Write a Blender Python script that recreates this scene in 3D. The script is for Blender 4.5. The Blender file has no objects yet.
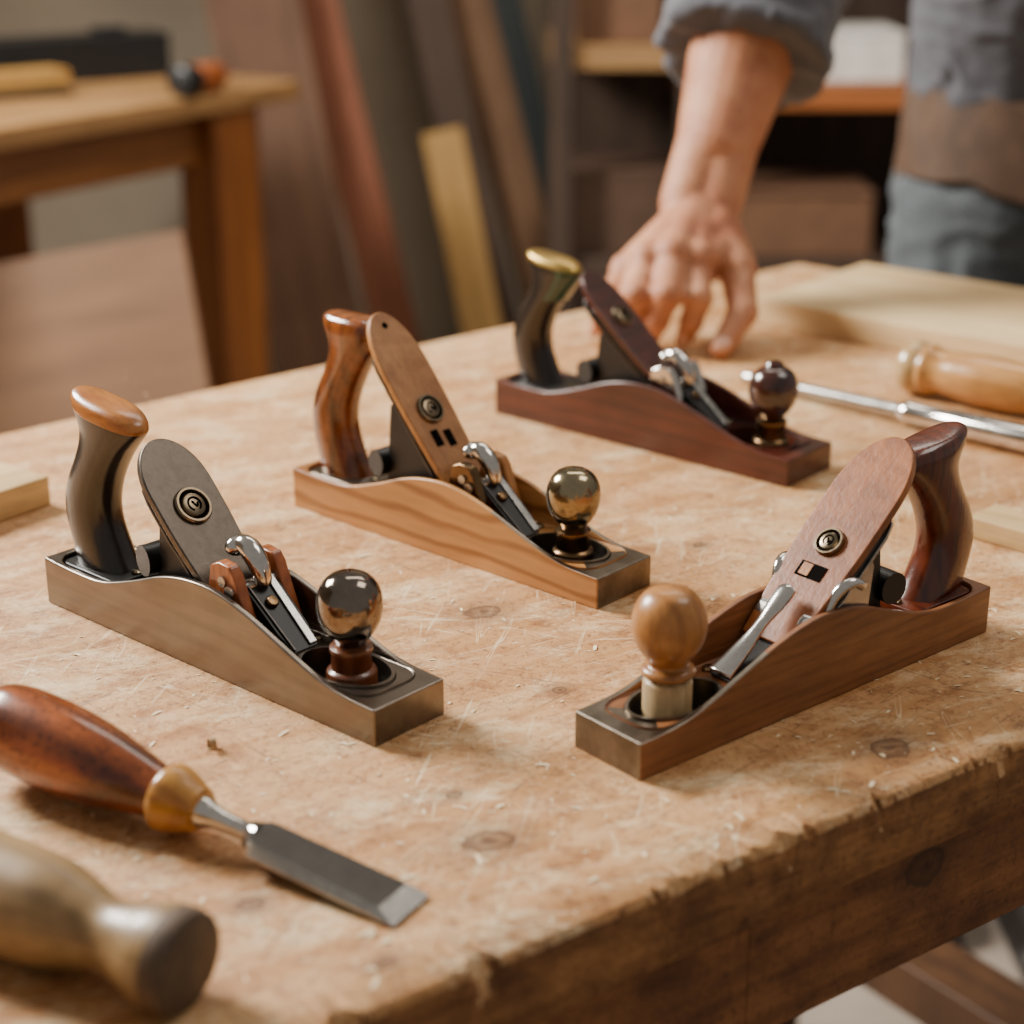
import bpy, bmesh, math, random
from mathutils import Vector, Matrix, noise
random.seed(7)
C = bpy.context; col = C.scene.collection
R = math.radians
T = .88; H = .40; F = 1800.0; P = R(20.2); SP, CP = math.sin(P), math.cos(P)

def ray(px, py):
    s = (px-512)/F; t = (py-512)/F
    return Vector((s, CP - t*SP, -(SP + t*CP)))
def at(px, py, z=0.0):
    d = ray(px, py); l = (H-z)/(-d.z); return Vector((d.x*l, d.y*l, T+z))
def atY(px, py, Y):
    d = ray(px, py); l = Y/d.y; return Vector((d.x*l, Y, T+H+d.z*l))

# ------------------------------------------------------------ mesh helpers
def link(name, me, parent=None):
    o = bpy.data.objects.new(name, me); col.objects.link(o)
    if parent is not None: o.parent = parent
    return o
def obj(name, bm, mat, parent=None, bevel=0, seg=2, smooth=True, sharp=40):
    bmesh.ops.recalc_face_normals(bm, faces=bm.faces)
    me = bpy.data.meshes.new(name); bm.to_mesh(me); bm.free()
    me.materials.append(mat)
    for p in me.polygons: p.use_smooth = smooth
    o = link(name, me, parent)
    if bevel:
        m = o.modifiers.new('bevel', 'BEVEL'); m.width = bevel; m.segments = seg
        m.limit_method = 'ANGLE'; m.angle_limit = R(35); m.harden_normals = True; m.use_clamp_overlap = False
    elif smooth: me.set_sharp_from_angle(angle=R(sharp))
    return o
def tag(o, label=None, cat=None, group=None, kind=None):
    if label: o['label'] = label
    if cat: o['category'] = cat
    if group: o['group'] = group
    if kind: o['kind'] = kind
    return o
def thing(name, label, cat, loc=(0,0,0), rz=0, group=None):
    o = link(name, None); o.location = loc; o.rotation_euler = (0,0,rz)
    return tag(o, label, cat, group)
def loft(bm, rings, cap=True):
    vs = [[bm.verts.new(p) for p in r] for r in rings]; n = len(rings[0])
    for a, b in zip(vs, vs[1:]):
        for i in range(n):
            bm.faces.new((a[i], a[(i+1) % n], b[(i+1) % n], b[i]))
    if cap:
        bm.faces.new(list(reversed(vs[0]))); bm.faces.new(vs[-1])
I4 = Matrix.Identity(4)
def box(bm, c, s, M=I4):
    x, y, z = s[0]/2, s[1]/2, s[2]/2; c = Vector(c)
    lo = [M @ (c+Vector(p)) for p in ((-x,-y,-z),(x,-y,-z),(x,y,-z),(-x,y,-z))]
    hi = [M @ (c+Vector(p)) for p in ((-x,-y,z),(x,-y,z),(x,y,z),(-x,y,z))]
    loft(bm, [lo, hi])
def catmull(pts, n):
    out = []; m = len(pts)
    for k in range(n+1):
        u = k/n*(m-1); i = min(int(u), m-2); t = u-i
        p0, p1, p2, p3 = pts[max(i-1,0)], pts[i], pts[i+1], pts[min(i+2,m-1)]
        out.append(tuple(.5*((2*b)+(-a+c)*t+(2*a-5*b+4*c-d)*t*t+(-a+3*b-3*c+d)*t**3) for a,b,c,d in zip(p0,p1,p2,p3)))
    return out
def lathe(bm, prof, M=I4, n=32, smooth=0):
    if smooth: prof = catmull(prof, smooth)
    loft(bm, [[M @ Vector((max(r,1e-5)*math.cos(2*math.pi*i/n), max(r,1e-5)*math.sin(2*math.pi*i/n), z)) for i in range(n)] for r, z in prof])
def frame(o, x, y, z):
    M = Matrix.Identity(4)
    for i, v in enumerate((x, y, z, o)):
        for j in range(3): M[j][i] = v[j]
    return M
def axisM(a, b):
    a, b = Vector(a), Vector(b); z = (b-a).normalized()
    u = Vector((0,0,1)) if abs(z.z) < .9 else Vector((1,0,0))
    x = u.cross(z).normalized(); y = z.cross(x)
    return frame(a, x, y, z)
def tube(bm, pts, rad, n=12):
    pts = [Vector(p) for p in pts]; rings = []
    rads = rad if isinstance(rad, (list, tuple)) else [rad]*len(pts)
    prevx = None
    for i, p in enumerate(pts):
        d = (pts[min(i+1,len(pts)-1)]-pts[max(i-1,0)]).normalized()
        if prevx is None:
            u = Vector((0,0,1)) if abs(d.z) < .9 else Vector((1,0,0)); x = u.cross(d).normalized()
        else: x = (prevx - d*prevx.dot(d)).normalized()
        prevx = x; y = d.cross(x)
        rings.append([p + (x*math.cos(2*math.pi*k/n)+y*math.sin(2*math.pi*k/n))*rads[i] for k in range(n)])
    loft(bm, rings)
def prism(bm, pts, h0, h1, M=I4):
    loft(bm, [[M @ Vector((x,y,h0)) for x,y in pts], [M @ Vector((x,y,h1)) for x,y in pts]])
def rrect(x0, x1, y0, y1, r, n=6):
    out = []
    for cx, cy, a0 in ((x1-r,y0+r,-90),(x1-r,y1-r,0),(x0+r,y1-r,90),(x0+r,y0+r,180)):
        for k in range(n+1):
            a = R(a0+90*k/n); out.append((cx+r*math.cos(a), cy+r*math.sin(a)))
    return out
def ellipse(cx, cy, a, b, n=48): return [(cx+a*math.cos(2*math.pi*k/n), cy+b*math.sin(2*math.pi*k/n)) for k in range(n)]
def cut(bm, cutters):
    def tmp(b):
        bmesh.ops.recalc_face_normals(b, faces=b.faces)
        me = bpy.data.meshes.new('t'); b.to_mesh(me); b.free(); return link('t', me)
    o = tmp(bm); cs = [tmp(c) for c in cutters]
    for c in cs:
        m = o.modifiers.new('b', 'BOOLEAN'); m.operation = 'DIFFERENCE'; m.solver = 'EXACT'; m.object = c
    C.view_layer.update()
    me = bpy.data.meshes.new_from_object(o.evaluated_get(C.evaluated_depsgraph_get()))
    out = bmesh.new(); out.from_mesh(me)
    for q in [o]+cs: bpy.data.objects.remove(q)
    return out
def capsule(bm, a, b, ra, rb, n=20, flat=False):
    a, b = Vector(a), Vector(b); M = axisM(a, b); L = (b-a).length
    prof = []
    if flat: prof = [(ra,0),(rb,L)]
    else:
        for k in range(6): t = R(-88+88*k/5); prof.append((ra*math.cos(t), ra*math.sin(t)))
        for k in range(6): t = R(88*k/5); prof.append((rb*math.cos(t), L+rb*math.sin(t)))
    lathe(bm, prof, M, n)
def ellipsoid(bm, c, r, rot=None, n=24):
    M = Matrix.Translation(c) @ (rot.to_4x4() if rot else I4) @ Matrix.Diagonal((r[0],r[1],r[2],1))
    lathe(bm, [(math.cos(R(-89+178*k/14)), math.sin(R(-89+178*k/14))) for k in range(15)], M, n)
def blob(name, bm, mat, parent, voxel, it=4, disp=0, dscale=.1):
    bmesh.ops.recalc_face_normals(bm, faces=bm.faces)
    me = bpy.data.meshes.new('t'); bm.to_mesh(me); bm.free(); o = link('t', me)
    m = o.modifiers.new('r','REMESH'); m.mode = 'VOXEL'; m.voxel_size = voxel; m.use_smooth_shade = True
    m = o.modifiers.new('s','SMOOTH'); m.factor = .5; m.iterations = it
    C.view_layer.update()
    me2 = bpy.data.meshes.new_from_object(o.evaluated_get(C.evaluated_depsgraph_get()))
    bpy.data.objects.remove(o)
    if disp:
        nr = [v.normal.copy() for v in me2.vertices]
        for v, nn in zip(me2.vertices, nr):
            q = v.co/dscale; f = noise.noise(Vector((q.x+noise.noise(q*1.3)*1.2, q.y, q.z*1.8)))
            v.co += nn*disp*(1-min(abs(f)*2.6,1.15))
    me2.name = name; me2.materials.clear(); me2.materials.append(mat)
    for p in me2.polygons: p.use_smooth = True
    return link(name, me2, parent)

# ------------------------------------------------------------ materials
def lin(c):
    if isinstance(c, str): c = tuple(int(c[i:i+2],16) for i in (0,2,4))
    return tuple(((v/255)/12.92 if v/255 <= .04045 else ((v/255+.055)/1.055)**2.4) for v in c)+(1,)
def newmat(name):
    m = bpy.data.materials.new(name); m.use_nodes = True; nt = m.node_tree
    return m, nt, nt.nodes['Principled BSDF']
def N(nt, t, **k):
    n = nt.nodes.new(t)
    for a, v in k.items():
        if a.startswith('i_'): n.inputs[a[2:].replace('_',' ')].default_value = v
        else: setattr(n, a, v)
    return n
def ramp(nt, src, stops):
    r = nt.nodes.new('ShaderNodeValToRGB'); e = r.color_ramp.elements
    while len(e) < len(stops): e.new(.5)
    for i, (p, c) in enumerate(stops): e[i].position = p; e[i].color = c
    nt.links.new(src, r.inputs[0]); return r.outputs[0]
def mix(nt, fac, a, b, mode='MIX'):
    n = nt.nodes.new('ShaderNodeMix'); n.data_type = 'RGBA'; n.blend_type = mode
    for i, v in ((0,fac),(6,a),(7,b)):
        if hasattr(v, 'is_linked'): nt.links.new(v, n.inputs[i])
        else: n.inputs[i].default_value = v
    return n.outputs[2]
def texco(nt, scale, rot=(0,0,0), loc=(0,0,0)):
    t = nt.nodes.new('ShaderNodeTexCoord'); m = nt.nodes.new('ShaderNodeMapping')
    m2 = nt.nodes.new('ShaderNodeMapping'); m2.inputs['Rotation'].default_value = rot; m2.inputs['Location'].default_value = loc
    m.inputs['Scale'].default_value = scale
    nt.links.new(t.outputs['Object'], m2.inputs[0]); nt.links.new(m2.outputs[0], m.inputs[0]); return m.outputs[0]
def noise_n(nt, vec, scale, detail=4, rough=.55, dist=0):
    n = N(nt, 'ShaderNodeTexNoise', i_Scale=scale, i_Detail=detail, i_Roughness=rough, i_Distortion=dist)
    nt.links.new(vec, n.inputs['Vector']); return n.outputs['Fac']
def bump(nt, bs, h, strength, dist=.001):
    b = N(nt, 'ShaderNodeBump', i_Strength=strength, i_Distance=dist)
    nt.links.new(h, b.inputs['Height']); nt.links.new(b.outputs[0], bs.inputs['Normal'])
def knot(nt, c, centre, scale, dark, v1, wob=.6):
    L = nt.links; tc = nt.nodes.new('ShaderNodeTexCoord')
    s = N(nt,'ShaderNodeVectorMath',operation='SUBTRACT'); L.new(tc.outputs['Object'], s.inputs[0]); s.inputs[1].default_value = centre
    sc = N(nt,'ShaderNodeVectorMath',operation='MULTIPLY'); L.new(s.outputs[0], sc.inputs[0]); sc.inputs[1].default_value = scale
    ln = N(nt,'ShaderNodeVectorMath',operation='LENGTH'); L.new(sc.outputs[0], ln.inputs[0])
    nn = noise_n(nt, v1, 130, 3); ad = N(nt,'ShaderNodeMath',operation='MULTIPLY_ADD'); L.new(nn, ad.inputs[0]); ad.inputs[1].default_value = wob; L.new(ln.outputs['Value'], ad.inputs[2])
    f = ramp(nt, ad.outputs[0], [(0,(1,1,1,1)),(.42,(.85,.85,.85,1)),(.6,(.55,.55,.55,1)),(.78,(.75,.75,.75,1)),(.95,(.85,.85,.85,1)),(1.0,(.45,.45,.45,1))])
    gt = N(nt,'ShaderNodeMapRange'); gt.inputs[1].default_value = .9; gt.inputs[2].default_value = 2.3; gt.inputs[3].default_value = 1; gt.inputs[4].default_value = 0
    L.new(ad.outputs[0], gt.inputs[0]); fm = N(nt,'ShaderNodeMath',operation='MULTIPLY'); L.new(f, fm.inputs[0]); L.new(gt.outputs[0], fm.inputs[1])
    return mix(nt, fm.outputs[0], c, lin(dark))
def wood(name, dark, light, axis='x', scale=60, rough=.45, coat=0, swirl=.35, blotch=.25, bmp=.25, dist=1.0, wave=.55, wd=7.0, knots=(), speck=0, sq=.12):
    m, nt, bs = newmat(name)
    k = {'x':(sq,1,1),'y':(1,sq,1),'z':(1,1,sq)}[axis]
    kf_ = {'x':(.12,1,1),'y':(1,.12,1),'z':(1,1,.12)}[axis]
    v = texco(nt, k); v3 = texco(nt, (1,1,1))
    n1 = noise_n(nt, v, scale, 6, .6, dist)
    c = ramp(nt, n1, [(.3,lin(dark)),(.7,lin(light))])
    w = N(nt, 'ShaderNodeTexWave', i_Scale=scale*wave, i_Distortion=wd, i_Detail=3.0); w.inputs['Detail Scale'].default_value = .8
    w.bands_direction = 'Z' if axis != 'z' else 'X'
    nt.links.new(v, w.inputs['Vector'])
    cw = ramp(nt, w.outputs['Fac'], [(0,lin(dark)),(.45,lin(light))])
    c = mix(nt, swirl, c, cw)
    fine = noise_n(nt, texco(nt,kf_), scale*7, 3, .6)
    fr = ramp(nt, fine, [(.35,(.72,.72,.72,1)),(.6,(1,1,1,1))])
    c = mix(nt, .6, c, fr, 'MULTIPLY')
    bl = noise_n(nt, v3, scale*.5, 4, .65)
    br = ramp(nt, bl, [(.38,(.45,.40,.36,1)),(.58,(1,1,1,1))])
    c = mix(nt, blotch, c, br, 'MULTIPLY')
    if speck:
        sn = noise_n(nt, v3, 300, 4, .7); c = mix(nt, speck, c, ramp(nt, sn, [(.36,(.4,.33,.28,1)),(.47,(1,1,1,1)),(.62,(1,1,1,1)),(.7,(1.5,1.4,1.3,1))]), 'MULTIPLY')
    for kc, ks in knots: c = knot(nt, c, kc, ks, '3a2010', v3)
    nt.links.new(c, bs.inputs['Base Color'])
    bs.inputs['Roughness'].default_value = rough; bs.inputs['Coat Weight'].default_value = coat; bs.inputs['Coat Roughness'].default_value = .15
    bump(nt, bs, fine, bmp, .0006)
    return m
def metal(name, c, rough=.3, var=.3, scale=80, stain=None, brush=.35):
    m, nt, bs = newmat(name); v = texco(nt, (1,1,1))
    n1 = noise_n(nt, v, scale, 5, .6); n2 = noise_n(nt, texco(nt,(.08,1,1)), scale*10, 2)
    d = tuple(x*(1-var) for x in lin(c)[:3])+(1,)
    cc = ramp(nt, n1, [(.35, lin(stain) if stain else d), (.6, lin(c))])
    cc = mix(nt, brush, cc, ramp(nt, n2, [(.3,(.7,.7,.7,1)),(.6,(1,1,1,1))]), 'MULTIPLY')
    nt.links.new(cc, bs.inputs['Base Color']); bs.inputs['Metallic'].default_value = 1
    mr = N(nt, 'ShaderNodeMapRange'); mr.inputs[3].default_value = rough*.75; mr.inputs[4].default_value = min(1, rough*1.3)
    nt.links.new(n1, mr.inputs[0]); nt.links.new(mr.outputs[0], bs.inputs['Roughness'])
    bump(nt, bs, n2, .1, .0003)
    return m
def plain(name, c, rough=.6, var=.15, scale=30, bmp=.1, coat=0, sheen=0, spec=.5):
    m, nt, bs = newmat(name); v = texco(nt, (1,1,1)); n1 = noise_n(nt, v, scale, 4)
    l = lin(c); cc = ramp(nt, n1, [(.3, tuple(x*(1-var) for x in l[:3])+(1,)), (.7, tuple(min(1,x*(1+var)) for x in l[:3])+(1,))])
    nt.links.new(cc, bs.inputs['Base Color']); bs.inputs['Roughness'].default_value = rough
    bs.inputs['Coat Weight'].default_value = coat; bs.inputs['Specular IOR Level'].default_value = spec
    if sheen: bs.inputs['Sheen Weight'].default_value = sheen
    bump(nt, bs, n1, bmp, .002)
    return m

M_ = {}
M_['bronze'] = metal('aged_steel', '8b8177', .30, .12, 18, '7c7369', .6)
M_['steel'] = metal('steel', 'bdbab5', .25, .2, 90)
M_['chrome'] = metal('chrome', 'dcd8d2', .14, .1, 60)
M_['darksteel'] = metal('dark_steel', '5c5855', .34, .25, 70)
M_['blade'] = metal('blade_steel', '4c4946', .38, .2, 70)
M_['gunmetal'] = metal('gunmetal', '887d73', .12, .2, 60)
M_['brass'] = metal('tarnished_brass', 'a89a7c', .16, .3, 50, '7a6e58')
M_['brassd'] = metal('dark_brass', '7a6044', .26, .3, 60)
M_['medal'] = metal('medal_bronze', '8a7a64', .3, .3, 90)
M_['capmetal'] = metal('worn_grey_iron', '71685f', .42, .2, 200, '5d554d', .6)
M_['capplate'] = metal('toe_metal', '8d8376', .32, .2, 50, '6f665a')
M_['copper'] = wood('copper_wood', '8a4520', 'c27242', 'z', 90, .3, .4)
M_['ebony'] = wood('ebony', '100c0a', '261d18', 'z', 60, .28, .4, .2, .2, .15)
M_['black'] = plain('black_iron', '12100f', .4, .3, 60)
M_['slot'] = plain('slot_dark', '0b0807', .95, .1, 60, spec=.05)
M_['horn'] = wood('orange_wood', '96531f', 'cb8540', 'x', 80, .3, .4)
M_['collar'] = wood('brown_collar', '4d2614', '7d4526', 'z', 80, .3, .4)
M_['oak'] = wood('light_oak', '8d5826', 'cf965a', 'x', 16, .42, .15, .65, .2, wave=1.5, wd=9, dist=2, sq=.28)
M_['oakcap'] = wood('oak_cap', '985e28', 'c58a50', 'z', 45, .42, .15, .2, .2)
M_['redgloss'] = wood('red_gloss', '381809', '98521f', 'z', 42, .2, .7, .4, 1.0, speck=.5)
M_['rose'] = wood('rosewood', '35140d', '5f2c1e', 'x', 60, .3, .35, .3, .3)
M_['darkknob'] = wood('dark_knob', '1e0d08', '4a2316', 'z', 60, .18, .8, .3, .3)
M_['walnut'] = wood('walnut', '6c3d21', 'a46c40', 'x', 60, .42, .12, .2, .25, wave=.8)
M_['walnutcap'] = wood('reddish_cap', '79401b', 'ac6632', 'z', 45, .36, .25, .2, .2)
M_['mahog'] = wood('mahogany', '34150b', '70321c', 'z', 60, .22, .6, .3, .5)
M_['honey'] = wood('honey', 'a0692f', 'd39c5a', 'z', 50, .3, .4, .35, .2)
M_['knobwood'] = wood('knob_wood', '8f5827', 'bf8344', 'z', 50, .35, .3, .35, .4)
M_['butt'] = wood('honey_butt', 'a07a46', 'd4b27c', 'z', 50, .22, .6, .35, .2)
M_['cream'] = wood('cream_wood', 'a08258', 'cbaf82', 'z', 80, .5, .1, .2, .2)
M_['green'] = plain('green_inlay', '0f4433', .2, .2, 60, 0, .6)
M_['gold'] = metal('dull_gold', 'c0a05a', .36, .25, 60)
M_['chandle'] = wood('chisel_handle', '4f200c', 'b8622c', 'z', 34, .24, .55, .45, 1.0, .2, speck=.9)
M_['chonec'] = wood('chisel_collar', '9c6022', 'd09848', 'z', 50, .3, .4)
M_['mallet'] = wood('mallet_wood', '7c5f38', 'b59464', 'z', 40, .45, .2, .3, .5)
M_['malletend'] = plain('mallet_end_grain', '5a4736', .65, .3, 90)
M_['pine'] = wood('pine', 'd2ab76', 'efd4a2', 'x', 18, .6, 0, .3, .1)
M_['pinex'] = wood('pine_offcut', 'b58f58', 'dfc18a', 'x', 30, .6, 0, .3, .1)

# bench geometry (world)
A0 = at(350,1022); A1 = at(1024,742); exv = (A1-A0).normalized(); th = math.atan2(exv.y, exv.x)
FC = at(800,264); ED = at(1024,304)
def isect(p, d, q, e):
    den = d.x*e.y-d.y*e.x; t = ((q.x-p.x)*e.y-(q.y-p.y)*e.x)/den; return p+d*t
Bc = isect(A0, exv, FC, (ED-FC)); BK = at(0,435); bd = (FC-BK).normalized()
Ac = A0-exv*.45; Dc = BK-bd*.55
BM = Matrix.Translation((Ac.x,Ac.y,0)) @ Matrix.Rotation(th,4,'Z'); BI = BM.inverted()
def loc2(v): q = BI @ Vector((v.x,v.y,0)); return q.x, q.y
def onfront(px, py):
    d = ray(px, py); nrm = Vector((-exv.y, exv.x, 0)); l = A0.dot(nrm)/d.dot(nrm)
    x, y = loc2(d*l); return (x, y, T+H+d.z*l)

def bench_mat():
    m, nt, bs = newmat('worn_benchtop'); L = nt.links
    v = texco(nt, (.08,1,1)); v1 = texco(nt, (1,1,1))
    n1 = noise_n(nt, v, 40, 9, .7, .8)
    c = ramp(nt, n1, [(.25,lin('a87645')),(.42,lin('c49059')),(.58,lin('d5a674')),(.75,lin('e4bd90'))])
    n2 = noise_n(nt, v1, 6.5, 5, .6); c = mix(nt, .6, c, ramp(nt, n2, [(.34,(.70,.54,.38,1)),(.55,(1,1,1,1))]), 'MULTIPLY')
    n3 = noise_n(nt, v1, 42, 8, .75); c = mix(nt, .7, c, ramp(nt, n3, [(.38,(.56,.42,.31,1)),(.5,(1,1,1,1))]), 'MULTIPLY')
    n5 = noise_n(nt, v1, 280, 5, .8); c = mix(nt, .8, c, ramp(nt, n5, [(.37,(.38,.27,.19,1)),(.46,(1,1,1,1))]), 'MULTIPLY')
    n4 = noise_n(nt, texco(nt,(.6,1,1),(0,0,.3),(3,5,1)), 26, 10, .85); f = ramp(nt, n4, [(.51,(0,0,0,1)),(.64,(.75,.75,.75,1))])
    c = mix(nt, f, c, lin('f0d8ae'))
    pm = noise_n(nt, texco(nt,(1,1,1),(0,0,0),(7,1,2)), 11, 3); pf = ramp(nt, pm, [(.42,(0,0,0,1)),(.58,(1,1,1,1))])
    for a, s, w0, hi in ((.55,130,.013,1),(-.75,120,.012,1),(1.4,190,.011,0),(.12,200,.014,1),(2.2,150,.012,1),(-.2,140,.011,0),(1.0,110,.011,1),(.85,170,.011,0)):
        vv = texco(nt, (.065,1,1), (0,0,a), (a*3,a,0)); ns = N(nt,'ShaderNodeTexNoise',i_Scale=float(s),i_Detail=1.0); L.new(vv, ns.inputs['Vector'])
        sb = N(nt,'ShaderNodeMath',operation='SUBTRACT'); L.new(ns.outputs['Fac'], sb.inputs[0]); sb.inputs[1].default_value = .670
        ab = N(nt,'ShaderNodeMath',operation='ABSOLUTE'); L.new(sb.outputs[0], ab.inputs[0])
        f = ramp(nt, ab.outputs[0], [(0,(.65,.65,.65,1)),(w0,(0,0,0,1))])
        if hi: f = mix(nt, 1.0, f, pf, 'MULTIPLY')
        c = mix(nt, f, c, lin('f4e0ba') if hi else lin('6f4a2b'))
    for px, py, r in ((489,841,.0135),(483,612,.013),(890,748,.013),(385,962,.006),(930,600,.009),(250,905,.007),(560,690,.005),(700,545,.006),(455,795,.005),(800,640,.005)):
        kx, ky = loc2(at(px,py)); c = knot(nt, c, (kx,ky,T), (.8/r,1/r,0), '4f2b14', v1)
    L.new(c, bs.inputs['Base Color']); bs.inputs['Roughness'].default_value = .54; bs.inputs['Specular IOR Level'].default_value = .42
    hh = mix(nt, .5, n3, n5); bump(nt, bs, hh, .7, .0018)
    return m
M_['benchtop'] = bench_mat()
kf = onfront(932,860)
M_['edge'] = wood('bench_edge_shaded', '7a4a26', 'c08750', 'x', 60, .75, 0, .1, .8, 1.0, speck=.7)  # grimy edge wood, toned darker to paint in the shade on the front face
M_['apron'] = wood('bench_apron', '653a1d', 'a86e3f', 'x', 40, .75, 0, .25, .8, 1.0, speck=.6, wave=.3, knots=[((kf[0],0,kf[2]-.006),(52,0,62))])
M_['benchleg'] = wood('bench_leg', '3a2415', '634226', 'z', 16, .6, 0, .4, .4, .4)

# ------------------------------------------------------------ workbench
wb = thing('workbench', 'large scratched pale wooden workbench carrying the hand planes', 'workbench', (Ac.x,Ac.y,0), th)
def L2(v): x, y = loc2(v); return Vector((x,y,0))
a, b, c_, d = L2(Ac), L2(Bc), L2(FC), L2(Dc)
bm = bmesh.new(); rings = []; n = 1100
for i in range(n+1):
    u = i/n; fr = a.lerp(b,u); bk = d.lerp(c_,u); X = fr.x
    g = noise.noise(Vector((X*14,0,3))); g2 = noise.noise(Vector((X*50,2,0))); g3 = noise.noise(Vector((X*160,5,1))); g4 = noise.noise(Vector((X*420,9,1))); g5 = noise.noise(Vector((X*90,7,5)))
    chip = max(0, g-.22)*.024 + max(0, g2-.12)*.020 + max(0,g3-.14)*.008 + max(0,g4-.1)*.002
    w = (bk-fr).normalized()
    def q(off, z): p = fr+w*off; return Vector((p.x,p.y,T+z))
    rings.append([q(.03,0), q(.0030+chip+.0006*g4,0), q(.0015+chip*.75+.0006*g3,-.0010-chip*.25), q(.0004+chip*.4+.0006*g4,-.0035-chip*.65), q(.0010*g3,-.009-chip*.9), q(.0016*g5,-.016), q(.0018*g2,-.025), q(.0012*g3,-.034), q(.002,-.038),
                  Vector((bk.x,bk.y,T-.038)), Vector((bk.x,bk.y,T))])
loft(bm, rings); bt = obj('bench_top', bm, M_['benchtop'], wb, sharp=45)
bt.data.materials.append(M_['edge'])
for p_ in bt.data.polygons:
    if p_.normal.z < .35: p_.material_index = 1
def beam(name, p, q, y0, y1, z0, z1, m):
    p, q = p.copy(), q.copy(); dx = (q-p).normalized(); nv = Vector((-dx.y,dx.x,0)); bm = bmesh.new()
    pts = [p+nv*y0, q+nv*y0, q+nv*y1, p+nv*y1]
    loft(bm, [[Vector((v.x,v.y,z0)) for v in pts],[Vector((v.x,v.y,z1)) for v in pts]])
    return obj(name, bm, m, wb, bevel=.0015)
ext = Vector((.02,0,0))
jx = L2(at(846,905)); jt = (jx.x-a.x)/(b.x-a.x); jm = a.lerp(b, jt)
beam('apron', a+ext, jm, .0028, .034, T-.100, T-.0385, M_['apron'])
beam('apron', jm+Vector((.0004,0,0)), b-ext, .0036, .034, T-.100, T-.0385, M_['apron'])
beam('apron', d+ext, c_-ext, -.06, -.03, T-.12, T-.0385, M_['apron'])
beam('apron', b+Vector((-.05,.05,0)), c_+Vector((-.05,-.07,0)), 0, .03, T-.12, T-.0385, M_['apron'])
for q, sx, sy in ((a,1,1),(b,-1,1),(c_,-1,-1),(d,1,-1)):
    bm = bmesh.new(); box(bm, (q.x+sx*.10, q.y+sy*.085, (T-.0385)/2), (.08,.08,T-.0385)); obj('leg', bm, M_['benchleg'], wb, bevel=.003)
sp = L2(Vector((.44,1.47,0)))
bm = bmesh.new(); box(bm, (sp.x, .40, .235), (.07,.62,.055)); obj('stretcher', bm, M_['benchleg'], wb, bevel=.003)
bm = bmesh.new(); box(bm, ((a.x+b.x)/2, .085, .20), (b.x-a.x-.28,.045,.07)); obj('stretcher', bm, M_['benchleg'], wb, bevel=.003)
bm = bmesh.new(); box(bm, ((a.x+b.x)/2, .70, .20), (b.x-a.x-.30,.045,.07)); obj('stretcher', bm, M_['benchleg'], wb, bevel=.003)

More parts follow.
